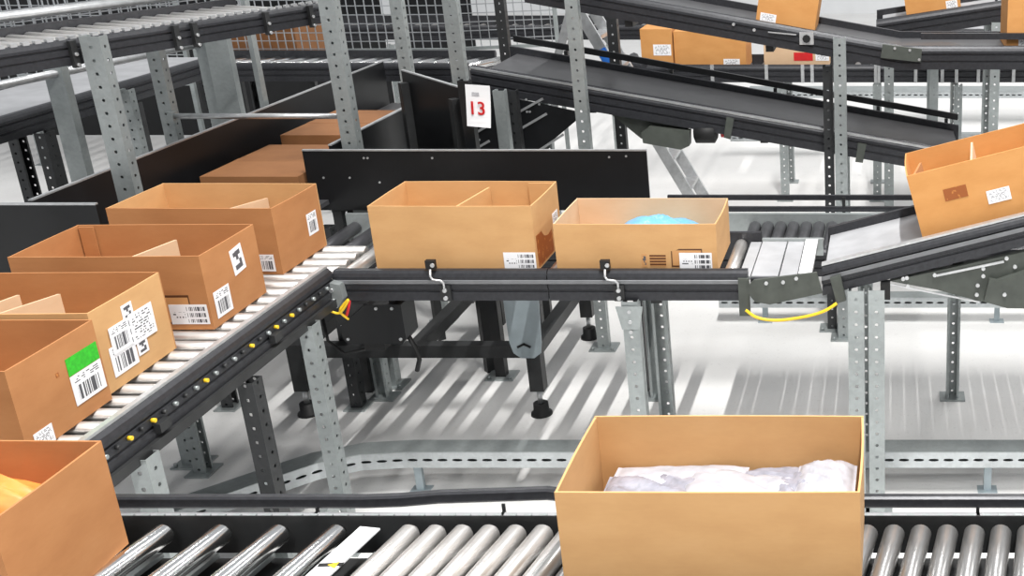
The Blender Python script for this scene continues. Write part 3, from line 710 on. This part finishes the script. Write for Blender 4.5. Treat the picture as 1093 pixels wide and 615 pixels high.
# ================================================================== BACK INCLINE (B1), drive, ladder
YB = 6.0
bx0, bz0 = atY(505, 76, YB); bxm, bzm = atY(600, 92, YB); bx1, bz1 = atY(1030, 168, YB)
tb1 = conveyor('belt_conveyor', 'long dark belt conveyor sloping down to the right behind the posts', bx0, YB, 0, [(0, bz0), (bxm - bx0, bzm), (bx1 - bx0, bz1)], .62, surface='belt', belt='belt', rise=.03, k=1.15,
               legs=[(.15, 'n'), (.15, 'f'), (1.9, 'f'), (bx1 - bx0 - .1, 'f')], cross=(.6, 1.5, 2.3))
MB().extrude([(-.03, 0), (-.044, 0), (-.044, .010), (-.03, .010)], [(0, 0, bz0 + .02), (bxm - bx0, 0, bzm + .02), (bx1 - bx0, 0, bz1 + .02)], lambda i: ((0, 1, 0), (0, 0, 1))).obj('bright_edge', 'edge', tb1)
MB().extrude([(0, 0), (.02, 0), (.02, .035), (0, .035)], [(0, .70, bz0 + .05), (bxm - bx0, .70, bzm + .05), (bx1 - bx0, .70, bz1 + .05)], lambda i: ((0, 1, 0), (0, 0, 1))).obj('far_guard', 'black', tb1)
for s in (.3, .9, 1.5, 2.1, 2.5): MB().bar((s, .69, z_on([(0, bz0), (bxm - bx0, bzm), (bx1 - bx0, bz1)], s) - .05), (s, .69, z_on([(0, bz0), (bxm - bx0, bzm), (bx1 - bx0, bz1)], s) + .05), .02).obj('guard_stay', 'darksteel', tb1)
def BP(px, py, Y=YB - .03): x, z = atY(px, py, Y); return (x - bx0, z)
MB().plate([BP(*q) for q in ((640, 116), (700, 126), (738, 134), (738, 138), (690, 152), (682, 150))], .02, .05).obj('drive_plate', 'olive', tb1)
MB().plate([BP(*q) for q in ((686, 140), (694, 134), (737, 139), (737, 154), (728, 158), (688, 151))], -.07, .0).obj('gear_cover', 'olive', tb1)
x, z = BP(752, 143); MB().tube([(x - .06, .0, z), (x - .05, .0, z), (x + .05, .0, z), (x + .065, .0, z)], [.03, .055, .055, .03], 14).obj('motor', 'blackrub', tb1)
x, z = BP(771, 142); MB().cyl((x - .01, 0, z), (x + .01, 0, z), .03, 12).obj('red_knob', 'red', tb1)
MB().plate([BP(*q) for q in ((776, 124), (784, 126), (780, 148), (773, 146))], -.05, -.02).obj('hanger_strap', 'olive', tb1)
MB().plate([BP(*q) for q in ((916, 152), (925, 153), (921, 173), (913, 172))], -.05, -.02).obj('hanger_strap', 'olive', tb1)

ld = thing('stepladder', 'aluminium double stepladder with blue sticker standing behind the sloping belt', 'ladder', (0, 0, 0))
YL = 7.35
ax, az = atY(614, 6, YL); fx, _ = atY(768, 262, YL); kx, _ = atY(540, 262, YL)
for y in (YL, YL + .30):
    MB().bar((ax, y, az), (fx, y, 0.0), .025, .07).obj('stile', 'alu', ld); MB().bar((ax - .02, y, az), (kx, y, 0.0), .025, .05).obj('stile', 'alu', ld)
n = 8
for i in range(1, n):
    f = i / n; x = ax + (fx - ax) * f; z = az * (1 - f)
    MB().box(x - .04, x + .04, YL + .012, YL + .288, z - .012, z + .012).obj('tread', 'alu', ld)
    if i in (3, 6): x = ax - .02 + (kx - ax) * f; MB().box(x - .015, x + .015, YL + .012, YL + .288, z - .012, z + .012).obj('cross_bar', 'alu', ld)
MB().box(ax - .06, ax + .06, YL - .02, YL + .32, az, az + .02).obj('top_cap', 'white', ld)
f = .22; x = ax + (fx - ax) * f; z = az * (1 - f); d = Vector((fx - ax, 0, -az)).normalized()
MB().bar(Vector((x, YL - .015, z)) - d * .09, Vector((x, YL - .015, z)) + d * .09, .004, .06, (0, 0, 1)).obj('sticker', 'blue', ld)

# ================================================================== UPPER RIGHT CONVEYOR (U2) + roller line behind (U3) + rising belt (U4)
YU = 5.85
ux0, uz0 = atY(560, -16, YU); ux1, uz1 = atY(962, 56, YU)
pth = [(0, uz0), (ux1 - ux0, uz1), (ux1 - ux0 + 1.6, uz1)]
tu = conveyor('belt_conveyor', 'upper black belt conveyor sloping down then running level at top right', ux0, YU, 0, pth, .5, surface='belt', belt='belt', rise=.03, k=1.0,
              legs=[(ux1 - ux0 + 1.4, 'n'), (ux1 - ux0 + 1.4, 'f')], cross=(.5, 1.2))
def UP(px, py, Y=YU): x, z = atY(px, py, Y - .04); return (x - ux0, z)
MB().plate([UP(*q) for q in ((942, 47), (984, 52), (983, 66), (940, 61))], -.058, -.038).obj('joint_plate', 'olive', tu)
for q in ((955, 51), (971, 53), (981, 63)): a, z = UP(*q); bolt(tu, (a, -.058, z), (0, -.006, 0), .007)
a, z = UP(861, 41); MB().box(a - .035, a + .035, -.05, -.037, z - .03, z + .03).obj('bearing_block', 'edge', tu); bolt(tu, (a, -.05, z), (0, -.012, 0), .02, 'blackrub', 'bearing')
for q in ((783, 26), (805, 32)): a, z = UP(*q); bolt(tu, (a, -.037, z), (0, -.008, 0), .008)
a, z = UP(820, 34); b, z2 = UP(850, 37); MB().bar((a, -.045, z), (b, -.045, z2), .006).obj('tension_rod', 'edge', tu)

MB().box(ux1 - ux0 + .1, ux1 - ux0 + 1.6, .03, .06, uz1 + .06, uz1 + .09).obj('guard_bar', 'rail', tu)

Y3 = 8.5
x3, _ = at(690, 66, 1.0); x3b = 3.2
tu3 = conveyor('roller_conveyor', 'distant roller conveyor with bracketed black rail carrying orange cartons', x3, Y3, 0, [(0, .97), (x3b - x3, .97)], .45, pitch=.12, roller='roller_satin', rise=.05, k=1.1,
               legs=[(s, sd) for s in (1.05, 1.75, 2.35, 2.95, 4.2) for sd in 'nf'])
for px in (763, 820, 858, 868, 935, 938, 977, 1005, 1020, 1043, 1080):
    x = (px - PX) / F * 8.55 - x3; MB().box(x - .012, x + .012, -.06, -.038, .90, 1.03).obj('rail_clamp', 'edge', tu3)
MB().tube(smooth([(-.12, .4, 1.01), (-.10, .18, 1.01), (-.06, .04, 1.01), (.05, -.05, 1.01)]), .04, 8).obj('curved_end_rail', 'rail', tu3)
def bgbox(label, px0, px1, py_bottom, Y, H, zb, mat, st=(), W=.36, group='closed cartons in the background'):
    x0 = (px0 - PX) / F * (Y * math.cos(TH) + (CH - zb) * math.sin(TH)); x1 = (px1 - PX) / F * (Y * math.cos(TH) + (CH - zb) * math.sin(TH))
    return closed_carton(label, (x0 + x1) / 2, Y + W / 2, zb, x1 - x0, W, H, 0, mat, st, group)
bgbox('orange carton with white label at the left end of the distant rollers', 686, 719, 62, 8.53, .30, .975, 'card_orange', [S('front', .09, .11, .13, .08, 'lab_words')])
bgbox('wide orange carton second on the distant roller conveyor', 721, 797, 62, 8.56, .28, .975, 'card_orange', [S('front', .36, .02, .12, .06, 'lab_words')])
bgbox('carton with red and white labels under the upper conveyor', 816, 884, 62, 8.54, .24, .975, 'card_pale', [S('front', .22, .07, .14, .06, 'red'), S('front', .38, .07, .1, .06, 'lab_words')])
bgbox('orange carton far right on the distant roller conveyor behind the level rail', 985, 1060, 60, 8.55, .2, .975, 'card_orange')
# cartons riding on U2
xx = ux1 - ux0
def on_u2(label, px, L, H, W_=.36, st=(), yoff=.25):
    s = (px - PX) / F * 5.75 - ux0; z = z_on(pth, s); sl2 = (uz1 - uz0) / (ux1 - ux0)
    tilt = -math.atan(sl2) if s < xx else 0
    o = closed_carton(label, s + ux0, YU + yoff, z + .004, L, W_, H, 0, 'card_orange', st); o.rotation_euler = (0, tilt, 0); return o
on_u2('orange carton riding down the upper sloping conveyor', 836, .30, .28, st=[S('front', .02, .02, .08, .04, 'lab_words')])
on_u2('kraft carton cut by the right picture border on the upper conveyor', 1130, .50, .30, st=[S('front', .06, .005, .1, .05, 'lab_words')])
Y4 = 7.2
p0 = atY(935, 27, Y4); p1 = atY(1072, 6, Y4)
tu4 = conveyor('belt_conveyor', 'far dark belt conveyor rising to the right at the top', p0[0], Y4, 0, [(0, p0[1]), (p1[0] - p0[0], p1[1])], .45, surface='belt', belt='greybelt', rise=.03, k=1.15,
               legs=[(.08, 'n'), (.08, 'f'), (p1[0] - p0[0] - .05, 'n'), (p1[0] - p0[0] - .05, 'f')])
s4 = (p1[1] - p0[1]) / (p1[0] - p0[0])
o = closed_carton('orange carton riding the far rising belt', p0[0] + .36, Y4 + .22, p0[1] + .36 * s4 + .004, .34, .34, .3, 0, 'card_orange', [S('front', .25, .02, .07, .05, 'lab_words')]); o.rotation_euler = (0, -math.atan(s4), 0)
for e in (('n', 0), ('f', 1)): pass
x6, z6 = at(800, 45, 1.25)
conveyor('belt_conveyor', 'far level conveyor with grey belt between the upper right rails', .2, 7.9, 0, [(0, 1.33), (2.2, 1.33)], .45, surface='belt', belt='greybelt', rise=.03, legs=[(.1, 'n'), (.1, 'f'), (2.0, 'n'), (2.0, 'f')])

# ================================================================== FREE-STANDING UPRIGHTS
def post_px(label, pxt, pyt, Y, w, mat='perf', zt_=None, d=.05, turn=0):
    x, z = atY(pxt, pyt, Y); return post(label, x, Y, zt_ or z, w, d, turn, mat)
x1_, z1_ = atY(102, 38, 4.37)
post('tall punched upright holding the upper left rail beside the rear left carton', -2.99, 4.37, z1_, .075, .05)
post('tall punched upright at the left end of the wide guard board', atY(364, 80, 5.16)[0], 5.16, 2.6, .07, .06)
post('slim punched upright behind the wide guard board, left of the numbered sign', atY(431, 80, 6.0)[0] + .02, 6.0, 2.7, .06, .05)
post('pale punched upright rising directly behind the numbered sign', atY(486, 40, 6.55)[0], 6.55, 2.8, .08, .05)
post('tall punched upright in front of the sloping belt, above the guard board', atY(618, 80, 5.62)[0], 5.62, 2.4, .06, .05)
post('wide punched upright carrying the upper right conveyor', atY(897, 100, 5.76)[0], 5.76, atY(897, 40, 5.76)[1], .062, .05)
post('dark punched upright directly behind the wide right upright', atY(885, 100, 5.89)[0] - .005, 5.89, 1.45, .05, .05, 0, 'perf_dark')
post('dark punched upright left of the stepladder', atY(537, 30, 7.1)[0], 7.1, 2.6, .06, .05, 0, 'perf_dark')
post('dark punched upright right of the stepladder', atY(655, 40, 6.85)[0], 6.85, 2.5, .06, .05, 0, 'perf_dark')
post('dark upright under the left end of the sloping belt', atY(548, 120, 5.80)[0], 5.80, atY(548, 96, 5.80)[1], .06, .05, 0, 'perf_dark')
post('plain pale upright under the left end of the sloping belt', atY(536, 120, 5.60)[0], 5.60, atY(536, 96, 5.60)[1], .055, .05, 0, 'galv')

# ================================================================== NUMBERED SIGN + dark chute walls
cw = wallboard('dark chute wall running back from the numbered sign', (atY(495, 95, 5.3)[0], 5.3), (atY(430, 80, 5.8)[0], 5.8), .9, 1.44)
bp = thing('guard_board', 'black panel with bright diagonal strips under the sloping belt right of the sign', 'guard board', (0, 5.93, 0), group='black guard boards')
BQ = lambda a, b, Y=5.93: atY(a, b, Y)
MB().plate([BQ(*q) for q in ((506, 97), (560, 107), (616, 119), (616, 128), (572, 165), (572, 205), (506, 205))], -.006, .006).obj('panel', 'black', bp)
for q0_, q1_ in (((553, 120), (580, 105)), ((553, 139), (584, 121)), ((576, 160), (602, 143)), ((509, 141), (521, 134)), ((509, 158), (523, 150))):
    (xa0, za0), (xb0, zb0) = BQ(*q0_), BQ(*q1_); MB().bar((xa0, -.010, za0), (xb0, -.010, zb0), .008, .012).obj('bright_strip', 'edge', bp)
for q in ((563, 119), (562, 106), (566, 119), (576, 111), (512, 149)): xq, zq = BQ(*q); bolt(bp, (xq, -.006, zq), (0, -.004, 0), .006)
for q in (512, 566): xq, _ = BQ(q, 180); MB().bar((xq, .027, 0), (xq, .027, 1.0), .04).obj('support_post', 'darksteel', bp)
bpz = atY(497, 92, 5.24)
post('black upright carrying the numbered sign', atY(500, 120, 5.26)[0], 5.26, atY(500, 90, 5.26)[1] + .02, .05, .05, 0, 'black', 'free-standing uprights')
sx, sz = atY(511, 113, 5.215)
sg = thing('number_sign', 'white paper sign with red number 13 on the black upright', 'sign', (sx, 5.215, sz), (0, R(3), R(-4)))
m = MB(); nn = 8; w_, h_ = .115, .19
for side in (0, .002):
    for j in range(nn + 1):
        v = j / nn; cur = -.022 * (1 - v) ** 2
        for u in (-1, 1): m.v.append((u * w_/2, side + cur * (1 if u > 0 else .5), (v - .5) * h_))
k_ = (nn + 1) * 2
for j in range(nn):
    a = 2 * j; m.face((a, a + 1, a + 3, a + 2)); m.face((k_ + a, k_ + a + 2, k_ + a + 3, k_ + a + 1))
    m.face((a, a + 2, k_ + a + 2, k_ + a)); m.face((a + 1, k_ + a + 1, k_ + a + 3, a + 3))
m.face((0, k_, k_ + 1, 1)); m.face((2*nn, 2*nn+1, k_ + 2*nn+1, k_ + 2*nn))
m.obj('sheet', 'paper', sg)
def text_mesh(txt, size, name, mat, parent, loc):
    cu = bpy.data.curves.new(name, 'FONT'); cu.body = txt; cu.size = size; cu.extrude = .0006; cu.align_x = 'CENTER'; cu.align_y = 'CENTER'; cu.offset = size * .012
    tmp = bpy.data.objects.new('tmp', cu); COL.objects.link(tmp)
    me = bpy.data.meshes.new_from_object(tmp.evaluated_get(bpy.context.evaluated_depsgraph_get())); bpy.data.objects.remove(tmp)
    me.materials.clear(); me.materials.append(M[mat]); return link(name, me, parent, loc, (R(90), 0, 0))
for t_, dx in (('1', -.026), ('3', .016)): text_mesh(t_, .085, 'numeral', 'red', sg, (dx, -.0115, -.012))
MB().box(-.028, .006, -.0025, -.0015, .045, .062).obj('small_print', 'greyink', sg)

# ================================================================== UPPER LEFT (U1) with mesh guard
A0 = at(-160, 76, 1.80); A1 = at(340, 3, 1.80)
ang = math.atan2(A1[1] - A0[1], A1[0] - A0[0]); ln = math.hypot(A1[0] - A0[0], A1[1] - A0[1])
tu1 = conveyor('roller_conveyor', 'raised roller conveyor with clamped black rail across the upper left corner', A0[0], A0[1], ang, [(0, 1.78), (ln, 1.78)], .5, pitch=.075, roller='roller_satin', rise=.02,
               legs=[(.1, 'f'), (.15, 'n')], k=.82)
for s in [ln * q for q in (.2, .36, .585, .63, .82, .95)]:
    c_ = MB().box(s - .012, s + .012, -.048, -.03, 1.70, 1.80).obj('rail_clamp', 'darksteel', tu1)
    for z in (1.71, 1.75): MB().cyl((s, -.048, z), (s, -.055, z), .007, 8).obj('bolt', 'edge', c_)
s = .02
me = MB().box(-.012, .012, -.008, .008, 0, .012).mesh('chain_link'); me.materials.append(M['edge'])
while s < ln: link('chain_link', me, tu1, (s, -.012, 1.802)); s += .045
MB().tube([(0, .56, 1.84), (ln, .56, 1.84)], .02, 8).obj('far_tube', 'edge', tu1)
q0 = Vector((A0[0], A0[1], 0)); dv = Vector((math.cos(ang), math.sin(ang), 0)); nv = Vector((-math.sin(ang), math.cos(ang), 0))
mesh_guard('zinc wire mesh guard behind the raised upper left conveyor', q0 + nv * .66, q0 + nv * .66 + dv * (ln + .2), 1.7, 2.35, .05)

# ---- handrail, second belt and uprights in the dark left background
hr = thing('handrail', 'silver tube handrail on galvanised posts in the left background', 'handrail', (0, 0, 0))
h0 = at(-40, 99, 1.5); h1 = at(222, 45, 1.5)
MB().tube([(h0[0], h0[1], 1.5), (h1[0], h1[1], 1.5)], .019, 10).obj('tube', 'edge', hr)
for px, py in ((65, 76), (222, 45)):
    x, y = at(px, py, 1.5); upright_mb(x + .01, y - .045, 0, 1.56, .085, .05).obj('post', 'galv', hr)
conveyor('belt_conveyor', 'grey belt conveyor running back beyond the silver handrail', -4.15, 4.4, R(90), [(0, 1.28), (2.85, 1.28)], .6, surface='belt', belt='greybelt', rise=.03, legs=[(.4, 'n'), (1.1, 'n'), (1.8, 'n'), (2.6, 'n'), (.4, 'f'), (1.8, 'f'), (2.6, 'f')], leg_mat='perf_dark', leg_w=.08)
conveyor('roller_conveyor', 'dark filler lane added in the left background below the grey belt', -3.46, 4.6, R(90), [(0, .7), (1.5, .7)], .34, pitch=.11, roller='roller_dark', rise=.03, legs=[(.3, 'n'), (1.3, 'n'), (.3, 'f'), (1.3, 'f')], leg_mat='perf_dark')  # lane added only to fill this area with a dark tone
post('broad plain galvanised upright at the end of the silver handrail', atY(238, 70, 6.25)[0], 6.25, atY(238, 30, 6.25)[1], .11, .07, R(10), 'galv')
post('punched upright between the handrail posts in the left background', atY(176, 100, 5.32)[0], 5.32, atY(174, 45, 5.32)[1], .06, .05)
post('short punched upright below the handrail in the left background', atY(140, 120, 6.1)[0], 6.1, atY(138, 95, 6.1)[1], .06, .05)
cbx = thing('cross_tube', 'pale tube spanning the dark lane above the brown cartons', 'tube', (0, 5.25, 0))
xa_, za_ = atY(184, 124, 5.25); xb_, _ = atY(366, 124, 5.25)
MB().tube([(xa_, 0, za_), (xb_, 0, za_)], .013, 10).obj('tube', 'edge', cbx)
for x in (xa_, xb_): MB().box(x - .012, x + .012, -.02, .02, za_ - .02, za_ + .02).obj('end_clamp', 'galv', cbx)

# ---- background roller line and mesh cages beyond the dark lane
tbk = conveyor('roller_conveyor', 'bright roller conveyor crossing the background behind the dark lane', -4.6, 7.42, 0, [(0, 1.18), (1.9, 1.18)], .5, pitch=.1, roller='roller', skew=R(25), rise=.03, legs=[(.2, 'n'), (1.75, 'n'), (.2, 'f'), (1.75, 'f')], leg_mat='perf_dark')
closed_carton('large brown carton behind wire mesh in the left background', atY(298, 60, 8.25)[0] - .14, 8.4, 1.05, .66, .5, .36, 0, 'card_umber', group='closed cartons in the background')
rk = thing('storage_table', 'plain steel table under the caged brown carton', 'table', (atY(298, 60, 8.25)[0] - .14, 8.4, 0))
MB().box(-.45, .45, -.3, .3, 1.01, 1.05).obj('table_top', 'galv', rk)
for a in (-.4, .4):
    for b in (-.25, .25): MB().bar((a, b, 0), (a, b, 1.01), .04).obj('leg', 'darksteel', rk)
mesh_guard('wire mesh guard in front of the caged brown carton', (atY(240, 60, 8.05)[0], 8.05), (atY(352, 60, 8.05)[0], 8.05), 1.15, 2.1, .055, wr=.003)
mesh_guard('wire mesh guard between the tall uprights left of the sign', (atY(360, 60, 7.9)[0], 8.02), (atY(492, 60, 8.05)[0], 8.05), 1.2, 2.1, .06, wr=.003)
mesh_guard('wire mesh guard left of the stepladder at the top', (atY(496, 60, 8.1)[0], 8.1), (atY(588, 60, 8.1)[0], 8.3), 1.2, 2.1, .06, wr=.003)
mesh_guard('long dark wire mesh guard along the far left background', (-7.2, 8.4), (-5.1, 8.4), .9, 2.3, .07, wr=.003)
conveyor('roller_conveyor', 'far cluttered roller line behind the mesh guards', -7.5, 9.6, 0, [(0, 1.1), (5.6, 1.1)], .6, pitch=.14, roller='roller_satin', rise=.06, legs=[(.3, 'n'), (1.8, 'n'), (3.4, 'n'), (5.2, 'n')], leg_mat='perf')
# far black partition sheets which close the dim left background
for lab, a, b, y, z0, z1 in (('far black partition sheet behind the left mesh guard', -8.5, -4.6, 10.6, 0, 2.4), ('far black partition sheet behind the caged carton', -4.55, -3.85, 10.8, 0, 2.0)):
    wallboard(lab, (a, y), (b, y), z0 + .02, z1, .02, False)
